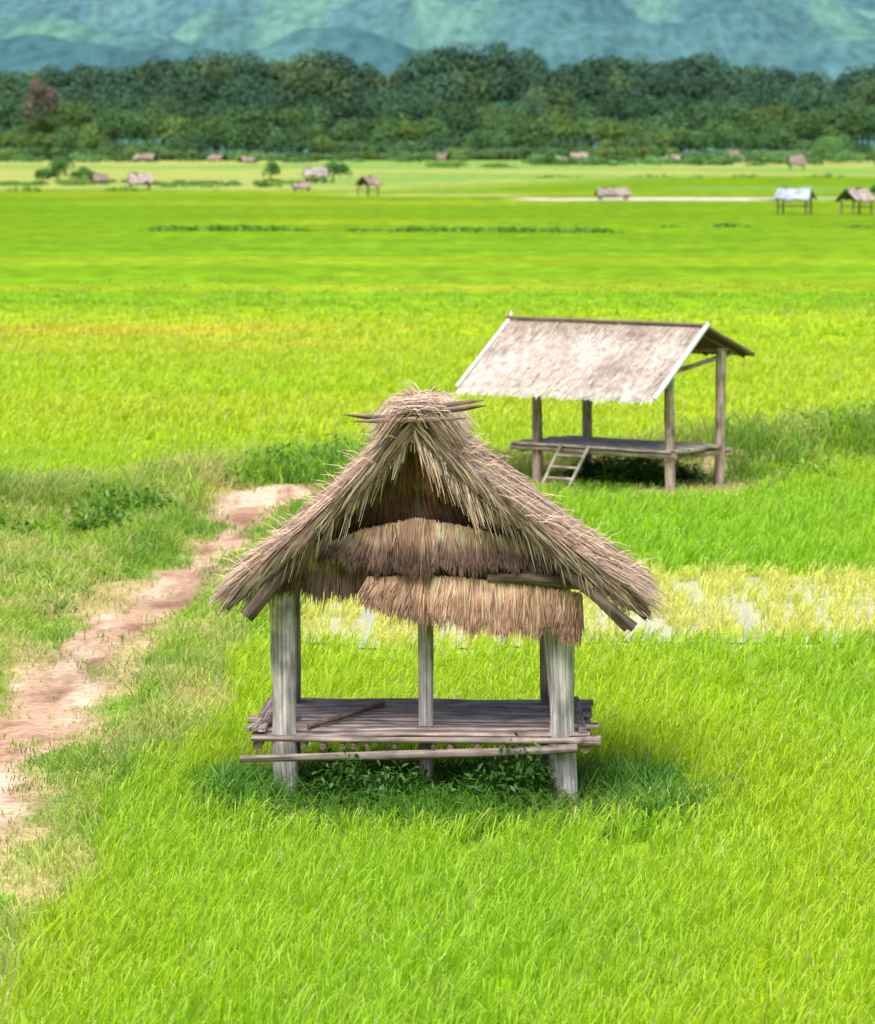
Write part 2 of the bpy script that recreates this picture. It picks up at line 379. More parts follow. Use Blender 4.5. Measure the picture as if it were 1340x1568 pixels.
# weedy bunds between the distant paddies
b = B()
def bund(x0, x1, y0, y1, h, col, dens=14, gap=.42):
    n = int((x1-x0)*dens); x = R.uniform(x0, x1, n); t = (x-x0)/(x1-x0)
    f = fbm(x*.3, x*0+y0, 3, 33)*np.minimum(1, 6*np.minimum(t, 1-t)+.4)
    k = f > gap+R.normal(0, .05, n); x = x[k]; t = t[k]; f = f[k]; n = len(x)
    y = y0+(y1-y0)*t+R.normal(0, .7, n)+(fbm(x*.1, x*0, 2, 9)-.5)*4
    c = np.array(col)*R.normal(1, .2, n)[:, None]
    hh = h*R.uniform(.4, 1.1, n)*sm(gap-.1, gap+.25, f); blades(b, x, y, 0*x, hh, .14*R.uniform(.6, 1.3, n), .25*R.uniform(.3, 1, n), np.clip(c, .01, .6), None, .5, .1)
BD = (.14, .32, .03)
bund(-17, 11, 196, 192, .34, BD, 34, .36); bund(8, 26, 206, 203, .34, BD, 26, .42)
bund(-42, -18, 345, 350, .55, BD, 16, .33); bund(-60, -20, 395, 400, .5, BD, 14, .4); bund(10, 60, 470, 480, .6, BD, 10, .5)
b.make('field_bund', M_weed)

# ------------------------------------------------------------------ MAIN HUT
H = empty('thatched_hut', (-.085, 26.05, 0), math.radians(-1.5))
GREY = np.array((.68, .62, .62)); BRN = np.array((.31, .225, .175)); PLK = np.array((.54, .43, .39))
def jit(c, s=.08): return np.clip(np.array(c)*(1+R.normal(0, s)), 0, .8)
b = B()
tube(b, [(-1.01, 0, -.15), (-1.03, 0, .5), (-1.04, 0, 1.2), (-1.05, 0, 1.78)], [.085, .095, .088, .09], GREY, 16, .16)
tube(b, [(1.02, -.02, -.2), (1.0, -.02, .5), (.97, 0, 1.3), (.95, 0, 1.78)], [.088, .10, .10, .095], GREY*.95, 16, .2)
tube(b, [(.0, .3, -.1), (-.01, .3, 1.0), (-.02, .3, 1.8)], [.05, .058, .055], GREY*.9, 12, .1)
tube(b, [(.91, 1.38, -.1), (.88, 1.38, 1.8)], .06, GREY*.55, 12, .1)
tube(b, [(-1.06, 1.38, -.1), (-1.06, 1.38, 1.8)], .06, GREY*.7, 12, .1)
b.make('posts', M_wood, H, True)
b = B()
v = -.10
while v < 1.5:
    w = R.uniform(.12, .19)
    board(b, (-1.27+R.normal(0, .04), v+w/2, .555+R.normal(0, .006)), (1.18+R.normal(0, .05), v+w/2, .555+R.normal(0, .006)), w-.014, .028, jit(PLK, .18), (0, 1, 0), 10)
    v += w
for e in (-1.24, -1.19):
    board(b, (e, -.1, .60), (e+.03, 1.45, .60), .05, .03, jit(PLK), (1, 0, 0))
board(b, (1.14, -.08, .60), (1.1, 1.45, .60), .06, .03, jit(PLK), (1, 0, 0))
board(b, (1.02, .2, .59), (1.26, .2, .59), .14, .025, jit(PLK), (0, 1, 0), 3)
b.make('platform_planks', M_wood, H)
b = B()
tube(b, [(-1.26, -.16, .545), (-.2, -.17, .54), (1.0, -.17, .54), (1.27, -.15, .535)], [.020, .022, .024, .044], PLK*.75, 10, .1, endcol=(.55, .42, .28))
tube(b, [(-1.34, -.2, .405), (-.3, -.2, .43), (.6, -.2, .46), (1.1, -.19, .49)], [.026, .034, .030, .034], PLK*.62, 10, .12, endcol=(.4, .3, .2))
tube(b, [(-1.2, 1.42, .49), (1.2, 1.42, .49)], .04, BRN)
tube(b, [(-1.22, -.14, .49), (-1.22, 1.5, .49)], .038, BRN); tube(b, [(1.16, -.14, .49), (1.18, 1.5, .49)], .045, PLK, endcol=(.5, .4, .27))
for u in (-.88, -.74, -.52, -.42, -.22, .06, .18, .38, .56, .70, .82, -.60):
    tube(b, [(u, -.185+R.normal(0, .008), .492), (u+R.normal(0, .02), 1.4, .495)], .022*R.uniform(.8, 1.15), BRN*.7, 10, .05, endcol=(.22, .165, .12))
tube(b, [(-.86, .05, .60), (-.6, .5, .61), (-.36, 1.15, .60)], [.016, .022, .02], BRN*.8, 8)
tube(b, [(-1.3, -.1, .6), (-1.22, .1, .615), (-.95, .5, .6)], .02, PLK, 8)
b.make('platform_poles', M_wood, H, True)

AP = -.07; ZT = 2.84; UL = -1.40; UR = 1.57; V0 = -.38; V1 = 1.78
def prof(side, s):
    run = (UL-AP) if side < 0 else (UR-AP)
    return AP+run*s, ZT-(1.24 if side < 0 else 1.29)*(s+.05*np.sin(math.pi*s))
b = B()
for sd in (-1, 1):
    s = np.linspace(0, 1.02, 6); u, z = prof(sd, s)
    for vv in (V0+.03, .05, .7, 1.35, V1-.05):
        tube(b, [(u[i], vv, z[i]-.05) for i in range(6)], .035, BRN*.6, 8)
    for ss in (.25, .5, .75, .97):
        uu, zz = prof(sd, ss); tube(b, [(uu, V0, zz-.015), (uu, V1, zz-.015)], .022, BRN*.7, 8)
board(b, (-.90, V0+.02, 1.93), (-1.27, V0-.09, 1.475), .10, .05, BRN*.5, (0, 0, 1))
tube(b, [(.45, -.19, 1.73), (.8, -.20, 1.73), (1.12, -.18, 1.68)], [.03, .055, .04], BRN*.7, 10)
tube(b, [(.82, -.22, 1.97), (1.10, -.36, 1.74), (1.45, -.46, 1.40)], .034, BRN*.55, 8)
board(b, (1.0, V0, 1.80), (1.50, V0-.10, 1.41), .07, .04, BRN*.6, (0, 0, 1))
tube(b, [(-1.2, 0, 1.66), (1.15, 0, 1.70)], .045, BRN*.7, 10)
tube(b, [(-1.2, 1.38, 1.68), (1.15, 1.38, 1.68)], .045, BRN*.7, 10)
tube(b, [(AP, V0-.05, ZT-.08), (AP, V1, ZT-.08)], .045, BRN*.7, 10)
tube(b, [(-.05, 0, 1.6), (-.06, 0, 2.75)], .04, BRN*.7, 10)
def stick(p0, p1, r, c):
    p0 = np.array(p0); p1 = np.array(p1); tube(b, [p0, p0+(p1-p0)*.25, p0+(p1-p0)*.75, p1], [r*.2, r, r, r*.2], c, 8)
stick((-.57, -.36, 2.915), (.10, -.30, 2.86), .021, BRN*.9)
stick((-.50, -.46, 2.875), (.30, -.46, 2.90), .020, BRN*1.2)
stick((-.2, -.30, 2.90), (.44, -.25, 2.975), .021, BRN*.9)
stick((-.05, -.10, 2.94), (.42, -.05, 3.0), .018, BRN*1.1)
b.make('roof_frame', M_wood, H, True)

# thatch
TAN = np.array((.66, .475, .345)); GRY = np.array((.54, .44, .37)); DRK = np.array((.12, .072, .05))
def strawcol(n, wts=(.5, .3, .2)):
    k = R.choice(3, n, p=wts); c = np.stack([TAN, GRY, DRK*1.4])[k]
    return np.clip(c*R.normal(1, .24, n)[:, None], .02, .85)
b = B()
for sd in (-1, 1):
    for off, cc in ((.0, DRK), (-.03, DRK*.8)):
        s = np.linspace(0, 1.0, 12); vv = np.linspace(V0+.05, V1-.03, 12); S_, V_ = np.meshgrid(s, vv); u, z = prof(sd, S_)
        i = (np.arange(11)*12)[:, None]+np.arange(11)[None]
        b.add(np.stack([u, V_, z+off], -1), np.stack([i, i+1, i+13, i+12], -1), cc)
def surf(sd, s):
    u, z = prof(sd, s); e = .01; u2, z2 = prof(sd, s+e)
    du, dz = u2-u, z2-z; l = np.hypot(du, dz); return u, z, du/l, dz/l
for sd in (-1, 1):
    Lr = 1.9 if sd < 0 else 2.05
    for ci, s0 in enumerate(np.linspace(.80, -.02, 13)):
        n = 1500
        s = s0+R.normal(0, .03, n); v = R.uniform(V0-.02, V1, n)
        L = R.uniform(.25, .55, n)
        u, z, du, dz = surf(sd, np.clip(s, 0, 1))
        nx_ = np.abs(dz)*sd; nz_ = np.abs(du)
        jv = R.normal(0, .06, n)+(vnoise(v*9, s*7, 61)-.5)*.12
        lift0 = R.uniform(.01, .045, n); lift1 = R.uniform(.02, .065, n)+.05*(R.random(n) < .05)+.03*vnoise(v*8, s*8+sd, 62)
        def pt(t, l, drop=0):
            ss = s+t*L/Lr; uu, zz = prof(sd, ss)
            return np.stack([uu+nx_*l, v+jv*t, zz+nz_*l-drop], 1)
        P = np.stack([pt(0, lift0), pt(.5, (lift0+lift1)/2+.01), pt(1, lift1, .01+.03*R.random(n))], 1)
        W = np.stack([.008+0*s, .007+0*s, .003+0*s], 1)*R.uniform(.5, 1.4, n)[:, None]
        Sd = np.stack([nx_*R.normal(0, .5, n), np.ones(n), nz_*R.normal(0, .5, n)], 1); Sd /= np.linalg.norm(Sd, axis=1)[:, None]
        c = strawcol(n); patch = fbm(v*3, s*6+sd*9, 3, 7); c *= (.6+.8*patch)[:, None]
        ribbons(b, P, W, Sd, np.stack([c*.75, c, c*.9], 1))
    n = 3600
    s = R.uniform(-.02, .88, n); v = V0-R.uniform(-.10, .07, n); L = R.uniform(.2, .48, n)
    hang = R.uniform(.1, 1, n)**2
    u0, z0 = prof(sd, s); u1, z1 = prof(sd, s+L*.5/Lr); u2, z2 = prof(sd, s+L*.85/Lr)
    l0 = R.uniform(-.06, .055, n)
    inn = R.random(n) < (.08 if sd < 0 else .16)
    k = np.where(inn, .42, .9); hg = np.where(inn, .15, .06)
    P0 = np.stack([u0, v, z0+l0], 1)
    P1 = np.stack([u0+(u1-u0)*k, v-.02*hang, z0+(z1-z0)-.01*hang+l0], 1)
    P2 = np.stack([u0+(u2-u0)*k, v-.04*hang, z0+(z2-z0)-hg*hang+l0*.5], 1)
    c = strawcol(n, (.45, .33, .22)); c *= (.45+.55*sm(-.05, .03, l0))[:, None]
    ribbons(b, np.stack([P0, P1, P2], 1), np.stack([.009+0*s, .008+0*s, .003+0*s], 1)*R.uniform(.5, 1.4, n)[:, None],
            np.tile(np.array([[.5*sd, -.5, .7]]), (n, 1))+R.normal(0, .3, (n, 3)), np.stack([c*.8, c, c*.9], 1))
    n = 500; s = R.uniform(0, .9, n); u0, z0 = prof(sd, s); u1, z1 = prof(sd, s+.2); v = V1+R.uniform(-.05, .06, n)
    c = strawcol(n)
    ribbons(b, np.stack([np.stack([u0, v, z0+.05], 1), np.stack([u1, v+.03, z1+R.uniform(-.03, .06, n)], 1)], 1), np.full((n, 2), .01), np.tile([[0, 1., .2]], (n, 1)), np.stack([c, c], 1))
    n = 2100; v = R.uniform(V0-.05, V1, n); s = R.uniform(.82, .98, n); u0, z0 = prof(sd, s); L = R.uniform(.08, .26, n)
    ang = R.normal(.68, .18, n)
    P0 = np.stack([u0, v, z0+R.uniform(-.02, .07, n)], 1); P1 = P0+np.stack([sd*np.cos(ang)*L, R.normal(0, .04, n), -np.sin(ang)*L], 1)
    c = strawcol(n)
    ribbons(b, np.stack([P0, (P0+P1)/2+np.array((0, 0, .01)), P1], 1), np.stack([.009+0*v, .008+0*v, .003+0*v], 1), np.tile([[0, 1., .1]], (n, 1)), np.stack([c*.85, c, c], 1))
# ridge cap
n = 5000; v = R.uniform(V0-.05, V1, n); L1 = R.uniform(.06, .30, n); L2 = R.uniform(.06, .34, n); bump = .05*np.exp(-((v-.1)/.5)**2)+.04*vnoise(v*6, v*0, 12)
zt = ZT+R.uniform(.02, .10, n)+bump
jv = R.normal(0, .14, n); sk = R.normal(0, .05, n); tw = R.normal(0, .03, n)
P = np.stack([np.stack([AP+sk-L1*1.0, v-jv, zt-.015-L1*.70+tw], 1), np.stack([AP+sk-L1*.45, v-jv*.4, zt-.02], 1), np.stack([AP+sk+L2*.45, v+jv*.4, zt-.02], 1), np.stack([AP+sk+L2*1.0, v+jv, zt-.015-L2*.70-tw], 1)], 1)
c = np.clip(np.stack([TAN*1.25, GRY*1.3, DRK*2])[R.choice(3, n, p=(.5, .35, .15))]*R.normal(1, .22, n)[:, None], .03, .85)
ribbons(b, P, np.tile([[.004, .008, .008, .004]], (n, 1)), np.tile([[0, 1., 0]], (n, 1))+R.normal(0, .2, (n, 3)), np.repeat(c[:, None], 4, 1))
n = 600; sd = R.choice([-1, 1], n); s = R.random(n)**1.6; v = R.uniform(V0-.1, V1, n)
for q in range(n):
    u, z = prof(sd[q], s[q]); p0 = np.array((u, v[q], z+.05+.08*(s[q] < .08))); d = np.array((sd[q]*R.uniform(.1, 1), R.normal(0, .4), R.uniform(-.8, .6))); d /= np.linalg.norm(d); L = R.uniform(.08, .26)
    P = np.stack([p0, p0+d*L*.5+np.array((0, 0, .01)), p0+d*L-np.array((0, 0, .02))])[None]
    ribbons(b, P, np.array([[.006, .005, .002]]), np.array([[0, .7, .7]]), np.tile(TAN*1.15, (1, 3, 1)))
b.make('roof_thatch', M_straw, H)

# gable thatch tiers
b = B()
def tier(tops, bots, v, n, ctop, cbot, flare=.06, jag=.04, wts=.15):
    tu, tz = np.array(tops).T; bu, bz = np.array(bots).T
    q = np.sort(R.random(n)); ut = np.interp(q, (tu-tu[0])/(tu[-1]-tu[0]), tu); zt = np.interp(ut, tu, tz)+R.normal(0, .010, n)
    ub = bu[0]+q*(bu[-1]-bu[0])+R.normal(0, .026, n)+(vnoise(ut*16, ut*0, int(n)+3)-.5)*.06
    L = R.normal(1, .06, n)-(R.random(n)**4)*.4
    zb = np.interp(ub, bu, bz)+(fbm(ub*9, ub*0, 3, int(n))-.5)*jag*2.8+R.normal(0, jag*.45, n)
    zb = zt+(zb-zt)*L
    dv = R.uniform(-.018, .012, n)+(vnoise(ut*22, ut*0, int(n)+9)-.5)*.03
    P = np.stack([np.stack([ut, v+dv, zt], 1), np.stack([(ut+ub)/2, v+dv-flare*.45, (zt+zb)/2], 1), np.stack([ut*.2+ub*.8, v+dv-flare*.8, zt*.2+zb*.8], 1), np.stack([ub, v+dv-flare, zb], 1)], 1)
    W = np.tile([[.008, .008, .007, .003]], (n, 1))*R.uniform(.5, 1.4, n)[:, None]
    vv = R.normal(1, .24, n)[:, None]*(.55+.9*fbm(ut*7, ut*0+v*9, 3, 3))[:, None]
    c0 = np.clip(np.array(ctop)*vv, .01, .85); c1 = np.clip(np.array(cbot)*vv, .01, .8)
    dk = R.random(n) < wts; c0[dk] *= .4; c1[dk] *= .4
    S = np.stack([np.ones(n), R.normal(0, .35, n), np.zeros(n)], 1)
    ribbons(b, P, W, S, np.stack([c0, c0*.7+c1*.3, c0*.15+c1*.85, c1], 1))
    m = 24; q = np.linspace(0, 1, m); ut = tu[0]+q*(tu[-1]-tu[0]); zt = np.interp(ut, tu, tz); ub = bu[0]+q*(bu[-1]-bu[0]); zb = np.interp(ub, bu, bz)*.75+zt*.25
    V = np.stack([np.stack([ut, ut*0+v+.02, zt-.01], 1), np.stack([ub, ub*0+v+.02-flare*.6, zb], 1)], 1)
    i = np.arange(m-1)*2; b.add(V, np.stack([i, i+1, i+3, i+2], -1), DRK*.9)
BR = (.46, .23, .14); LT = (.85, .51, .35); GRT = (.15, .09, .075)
tier([(-.26, 2.60), (-.06, 2.70), (.22, 2.60)], [(-.28, 2.42), (.0, 2.36), (.34, 2.28)], -.04, 1000, np.array(BR)*1.2, np.array(BR)*.7)
tier([(-.46, 2.38), (-.05, 2.46), (.44, 2.36)], [(-.54, 2.12), (-.05, 2.10), (.70, 2.02)], .03, 1800, np.array(BR)*.75, np.array(BR)*.35)
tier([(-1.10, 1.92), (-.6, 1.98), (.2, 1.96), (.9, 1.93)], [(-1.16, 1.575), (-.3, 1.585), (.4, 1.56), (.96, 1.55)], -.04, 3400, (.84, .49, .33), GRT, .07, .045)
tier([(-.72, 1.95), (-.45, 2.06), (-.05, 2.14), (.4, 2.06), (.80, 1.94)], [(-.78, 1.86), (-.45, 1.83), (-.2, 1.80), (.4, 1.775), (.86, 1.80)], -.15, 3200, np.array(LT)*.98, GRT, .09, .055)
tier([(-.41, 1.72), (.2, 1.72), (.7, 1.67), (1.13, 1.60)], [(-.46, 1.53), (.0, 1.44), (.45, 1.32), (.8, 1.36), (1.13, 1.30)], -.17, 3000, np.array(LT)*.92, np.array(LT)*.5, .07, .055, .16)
# rear gable closed with thatch in a darker brown
tier([(-.62, 2.28), (-.07, 2.74), (.55, 2.30)], [(-.75, 2.0), (-.07, 1.98), (.75, 2.0)], 1.50, 1800, np.array(BR)*.5, np.array(BR)*.3)
tier([(-1.05, 1.95), (-.6, 2.2), (-.07, 2.3), (.6, 2.2), (1.1, 1.95)], [(-1.1, 1.62), (0, 1.62), (1.15, 1.62)], 1.46, 2400, np.array(BR)*.5, np.array(BR)*.3)
n = 420; sd = R.choice([-1, 1], n, p=(.22, .78)); s = R.uniform(.0, .34, n)
u0 = AP+sd*s*1.3; z0 = ZT-1.3*s-.03; L = R.uniform(.08, .32, n)*np.where(R.random(n) < .3, 1.35, .8)
P0 = np.stack([u0, V0+R.normal(0, .03, n), z0], 1); P2 = P0+np.stack([sd*.30*L+R.normal(0, .02, n), R.normal(-.02, .03, n), -L], 1)
c = strawcol(n, (.6, .25, .15)); ribbons(b, np.stack([P0, (P0+P2)/2, P2], 1), np.tile([[.008, .007, .003]], (n, 1)), np.tile([[1., 0, 0]], (n, 1)), np.repeat(c[:, None], 3, 1))
b.make('gable_thatch', M_straw, H)

# ------------------------------------------------------------------ SECOND HUT
th = math.radians(38)
H2 = empty('thatched_hut', (1.43, 51.5, .0), -th)
Wd, Dp = 2.3, 1.22
b = B(); P2C = np.array((.50, .39, .34))
for u, v, h in ((0, 0, 1.72), (Wd, 0, 1.72), (0, Dp, 1.95), (Wd, Dp, 1.95)):
    tube(b, [(u, v, -.15), (u+R.normal(0, .02), v, h)], [.075, .07], jit(P2C), 12, .12)
for u in (0, Wd): tube(b, [(u, -.25, 1.62), (u, Dp+.3, 1.86)], .035, P2C*.9, 8)
for v, z in ((0, 1.70), (Dp, 1.92)): tube(b, [(-.7, v, z), (Wd+.1, v, z)], .035, P2C*.8, 8)
tube(b, [(-.9, .6, 2.19), (2.45, .6, 2.22)], .03, BRN*.6, 8)
for u in np.linspace(-.8, 2.35, 6):
    tube(b, [(u, .6, 2.17), (u, -.55, 1.34)], .022, BRN*.7, 8); tube(b, [(u, .6, 2.17), (u, 1.75, 1.80)], .022, BRN*.7, 8)
for u in (-.25, Wd+.0): tube(b, [(u, -.12, .47), (u, Dp+.15, .47)], .04, P2C, 8)
for v in (-.1, Dp+.1): tube(b, [(-.4, v, .50), (Wd+.15, v, .50)], .04, P2C, 8)
b.make('posts_and_beams', M_wood, H2, True)
b = B()
for v in np.arange(-.1, Dp+.12, .16): board(b, (-.38+R.normal(0, .04), v, .56), (Wd+.12+R.normal(0, .04), v, .56), .145, .03, jit((.66, .57, .50), .1))
b.make('platform_planks', M_wood, H2)
b = B()
for u in (.40, .88): tube(b, [(u+.02, -.50, -.03), (u+.14, -.17, .58)], .026, (.52, .44, .38), 8)
for t in (.25, .5, .76): tube(b, [(.42+.12*t, -.50+.33*t, -.03+.61*t), (.90+.12*t, -.50+.33*t, -.03+.61*t)], .020, (.52, .44, .38), 8)
b.make('ladder', M_wood, H2, True)
b = B()
def roof2(v0, z0, v1, z1, cols, n, u0=-.93, u1=2.47):
    m = 10; uu = np.linspace(u0, u1, m); tt = np.linspace(0, 1, m); U_, T_ = np.meshgrid(uu, tt)
    i = (np.arange(m-1)*m)[:, None]+np.arange(m-1)[None]; Fq = np.stack([i, i+1, i+m+1, i+m], -1)
    for off, cc in ((.03, np.array((.45, .38, .31))), (-.01, DRK)):
        b.add(np.stack([U_, v0+(v1-v0)*T_, z0+(z1-z0)*T_+off], -1), Fq, cc)
    t0 = R.uniform(-.02, .93, n); t1 = t0+R.uniform(.1, .3, n); u = R.uniform(u0, u1, n); ju = R.normal(0, .02, n)
    t1 = np.minimum(t1, 1.05+R.normal(0, .025, n)+.03*vnoise(u*6, u*0, 55))
    l0 = R.uniform(.03, .045, n); l1 = R.uniform(.035, .06, n)
    P = np.stack([np.stack([u, v0+(v1-v0)*t0, z0+(z1-z0)*t0+l0], 1), np.stack([u+ju, v0+(v1-v0)*t1, z0+(z1-z0)*t1+l1], 1)], 1)
    c = cols(n, u, t0); ribbons(b, P, np.tile([[.016, .010]], (n, 1)), np.tile([[1., 0, 0]], (n, 1))+R.normal(0, .08, (n, 3)), np.stack([c, c], 1))
def c2(n, u, t):
    c = np.stack([(.56, .47, .40), (.50, .42, .37), (.36, .29, .24)])[R.choice(3, n, p=(.45, .35, .2))]
    c = c*(.6+.8*fbm(u*1.5, t*6, 3, 8))[:, None]; c = mixc(c, (.74, .69, .63), .8*sm(.8, .92, t)); c = mixc(c, (.70, .62, .56), .65*sm(.5, .62, fbm(u*2, t*4, 3, 18)))
    c = mixc(c, (.3, .23, .18), .6*(1-sm(.0, .12, t)))
    return np.clip(c*R.normal(1, .08, n)[:, None], .03, .8)
roof2(.6, 2.24, -.60, 1.31, c2, 13000)
roof2(.6, 2.24, 1.78, 1.82, c2, 4000)
b.make('roof_thatch', M_straw, H2)
b = B(); WH = (.82, .82, .82)
tube(b, [(-.95, .62, 2.30), (-.95, -.66, 1.36)], .028, WH, 8); tube(b, [(2.49, .62, 2.31), (2.49, -.68, 1.33)], .038, WH, 8)
tube(b, [(-.98, .57, 2.31), (2.5, .57, 2.30)], .022, BRN*.7, 8)
board(b, (2.49, .6, 2.26), (2.49, 1.8, 1.83), .05, .03, BRN*.5, (0, 0, 1))
tube(b, [(-.95, .62, 2.27), (-1.0, .7, 2.38)], .015, WH, 6)
b.make('roof_edge_poles', plainmat('whitewashed_pole'), H2, True)

# ------------------------------------------------------------------ distant huts
def smallhut(x, y, w, d, h, roofc, rot=0, eave=.45, name='field_hut'):
    b = B(); hp = h*(1-eave)
    for sx in (-1, 1):
        for sy in (-1, 1): tube(b, [(sx*w*.38, sy*d*.38, -.1), (sx*w*.38, sy*d*.38, hp+.1)], .07, (.2, .16, .13), 6)
    board(b, (-w*.42, 0, h*.3), (w*.42, 0, h*.3), d*.8, .06, (.25, .2, .16))
    for sy in (-1, 1):
        n = 9; uu = np.linspace(-w/2, w/2, n)
        top = np.stack([uu*.9, uu*0, h+R.normal(0, .04*h, n)], 1); bot = np.stack([uu*1.04, uu*0+sy*d*.62, hp+R.normal(0, .05*h, n)], 1)
        for dz in (0, -.09):
            V = np.stack([top, (top+bot)/2+np.array((0, 0, R.normal(0, .02))), bot], 1)+np.array((0, 0, dz))
            i = (np.arange(n-1)*3)[:, None]+np.arange(2)[None]
            cc = np.clip(np.array(roofc)*(1 if dz == 0 else .4)*R.uniform(.6, 1.15, (n*3, 1)), .02, .8)
            b.add(V, np.stack([i, i+1, i+4, i+3], -1), cc)
    o = b.make(name, M_plain); o.location = (x, y, 0); o.rotation_euler = (0, 0, rot)
TH = (.30, .23, .19)
smallhut(23.6, 240, 2.5, 1.8, 1.75, (.40, .45, .50), -.35)
smallhut(27.7, 240, 1.9, 1.8, 1.7, (.42, .36, .31), .5)
smallhut(14.4, 298, 2.8, 1.8, 1.0, (.33, .27, .22), .1, .6)
smallhut(-6.2, 323, 1.6, 1.8, 1.7, TH, .7)
smallhut(-29.6, 361, 2.4, 2, 1.6, (.40, .33, .31), .15, .55)
smallhut(-37.7, 405, 1.9, 2, 1.2, (.26, .18, .15), .3, .6)
smallhut(-14.0, 417, 2.8, 2.2, 1.8, (.38, .33, .31), .1, .55)
smallhut(-13.1, 350, 1.7, 1.5, .8, (.32, .24, .2), .1, .6)
for px, d, w, h, cc in ((225, 800, 5, 2.0, TH), (335, 800, 3.5, 1.8, (.33, .23, .2)), (378, 760, 2.8, 1.5, (.38, .29, .27)), (677, 800, 2.6, 2.0, TH), (885, 770, 4, 2.3, (.40, .31, .28)),
                  (860, 740, 4, 1.4, (.35, .26, .23)), (908, 740, 3, 1.3, (.35, .28, .24)), (1030, 760, 3.5, 1.8, (.38, .3, .26)), (1145, 760, 4, 1.8, (.36, .3, .28)), (1120, 820, 3, 2.6, TH), (1218, 600, 2.8, 2.4, (.26, .2, .17))):
    smallhut((px-670)/5540*d, d, w, 3, h, np.array(cc)*.9, R.uniform(-.5, .5), .6)

# ------------------------------------------------------------------ trees
def crown(b, x, y, z0, rx, h, n, leaf, col, lumps=9, full=False):
    cs = R.normal(0, 1, (lumps, 3)); cs /= np.linalg.norm(cs, axis=1)[:, None]; cs *= R.uniform(.3, .62 if full else .7, (lumps, 1))
    cs[:, 2] = np.abs(cs[:, 2])*(.7 if full else 1.0)-.35
    rr = R.uniform(.38, .56, lumps) if full else R.uniform(.30, .52, lumps); k = R.integers(0, lumps, n)
    g = R.normal(0, 1, (n, 3)); g /= np.linalg.norm(g, axis=1)[:, None]; g[:, 2] = np.where(g[:, 2] < -.3, -g[:, 2], g[:, 2])
    q = cs[k]+g*(rr[k]*R.uniform(.88, 1.03, n))[:, None]
    zz = (q[:, 2]+.75); zz = zz/max(np.quantile(zz, .99), 1e-3)
    P = np.stack([x+q[:, 0]*rx, y+q[:, 1]*rx, z0+zz*h], 1)
    nr = g+R.normal(0, .28, (n, 3)); nr[:, 2] += .25; nr /= np.linalg.norm(nr, axis=1)[:, None]
    t1 = np.cross(nr, R.normal(0, 1, (n, 3))); t1 /= np.linalg.norm(t1, axis=1)[:, None]; t2 = np.cross(nr, t1)
    s = leaf*R.uniform(.6, 1.3, n)[:, None]
    V = np.stack([P-t1*s, P+t2*s*.6, P+t1*s, P-t2*s*.6], 1)
    C = np.array(col)*(R.uniform(.8, 1.25, lumps)[k]*R.normal(1, .10, n))[:, None]
    b.add(V, np.arange(n*4).reshape(n, 4), np.repeat(np.clip(C, .005, .6)[:, None], 4, 1))
def trunk(b, x, y, h, r):
    tube(b, [(x, y, -.2), (x+R.normal(0, .02*h), y, h*.35), (x+R.normal(0, .03*h), y, h*.6)], [r, r*.7, r*.25], (.07, .075, .05), 6, .1)
    for q in range(3):
        a = R.random()*6.28; z = h*R.uniform(.25, .4)
        tube(b, [(x, y, z), (x+math.cos(a)*h*.15, y+math.sin(a)*h*.15, z+h*.25)], [r*.4, r*.12], (.07, .075, .05), 6, .1)
b = B()
px = [-400, -250, -120, 0, 60, 100, 150, 180, 215, 250, 275, 300, 340, 375, 395, 430, 450, 480, 520, 545, 575, 610, 635, 665, 700, 740, 780, 815, 840, 860, 880, 930, 960, 1000, 1030, 1060, 1090, 1110, 1140, 1180, 1225, 1250, 1275, 1300, 1340, 1500, 1700]
py = [100, 85, 105, 110, 108, 98, 100, 108, 96, 90, 92, 78, 74, 82, 98, 94, 84, 73, 78, 95, 110, 112, 84, 70, 66, 72, 64, 78, 98, 106, 88, 84, 86, 97, 88, 76, 80, 98, 96, 100, 110, 112, 126, 104, 98, 85, 100]
def toph(x, d):
    yy = np.interp(x/d*5540+670, px, py)-1; ang = math.atan((784-yy)/5540)-math.radians(5.866); return 4.86+d*math.tan(ang)
def row(d, step, hf, rx, col, n, leaf, spread=10, var=.1, base=.3, lumps=11):
    x = -175
    while x < 175:
        h = hf(x)*R.uniform(1-var, 1.0); y = d+R.uniform(-spread, spread)
        r = rx*R.uniform(.75, 1.3)
        cc = np.array(col)*R.uniform(.75, 1.25)
        q = R.random()
        if q < .22: cc = cc*np.array((1.45, 1.15, .85))
        elif q < .32: cc = cc*np.array((.8, .85, 1.0))
        trunk(b, x, y, h, h*.018); crown(b, x, y, h*base, r, h*(1-base), n, leaf, cc, lumps, True)
        x += step*R.uniform(.7, 1.3)
row(985, 5.0, lambda x: toph(x, 985)*1.0, 8.0, (.068, .145, .088), 1600, .55, var=.04, spread=5, base=.52)  # rear rows bluer: distance haze mixed into the leaf colour
row(968, 6, lambda x: toph(x, 968)*.86, 8.5, (.060, .132, .076), 1700, .52, var=.14, base=.42)
row(950, 7, lambda x: 18, 8.5, (.060, .138, .070), 1700, .5, var=.2, base=.35)
row(930, 7, lambda x: 15.0, 7.5, (.074, .160, .064), 1500, .48, 8, .3, .25)
row(912, 6, lambda x: 12.0+2*math.sin(x*.07), 6.5, (.090, .190, .064), 1300, .42, 6, .35, .15)
row(896, 5, lambda x: 7.5+2*math.sin(x*.11), 5.2, (.080, .170, .060), 900, .38, 5, .35, .03)
row(880, 4.5, lambda x: 3.4+1*math.sin(x*.05), 4.4, (.10, .20, .07), 450, .34, 4, .35, .0)
crown(b, -98, 902, 5, 5, 15, 1500, .4, (.17, .14, .11))
b.make('forest_treeline', M_tree)
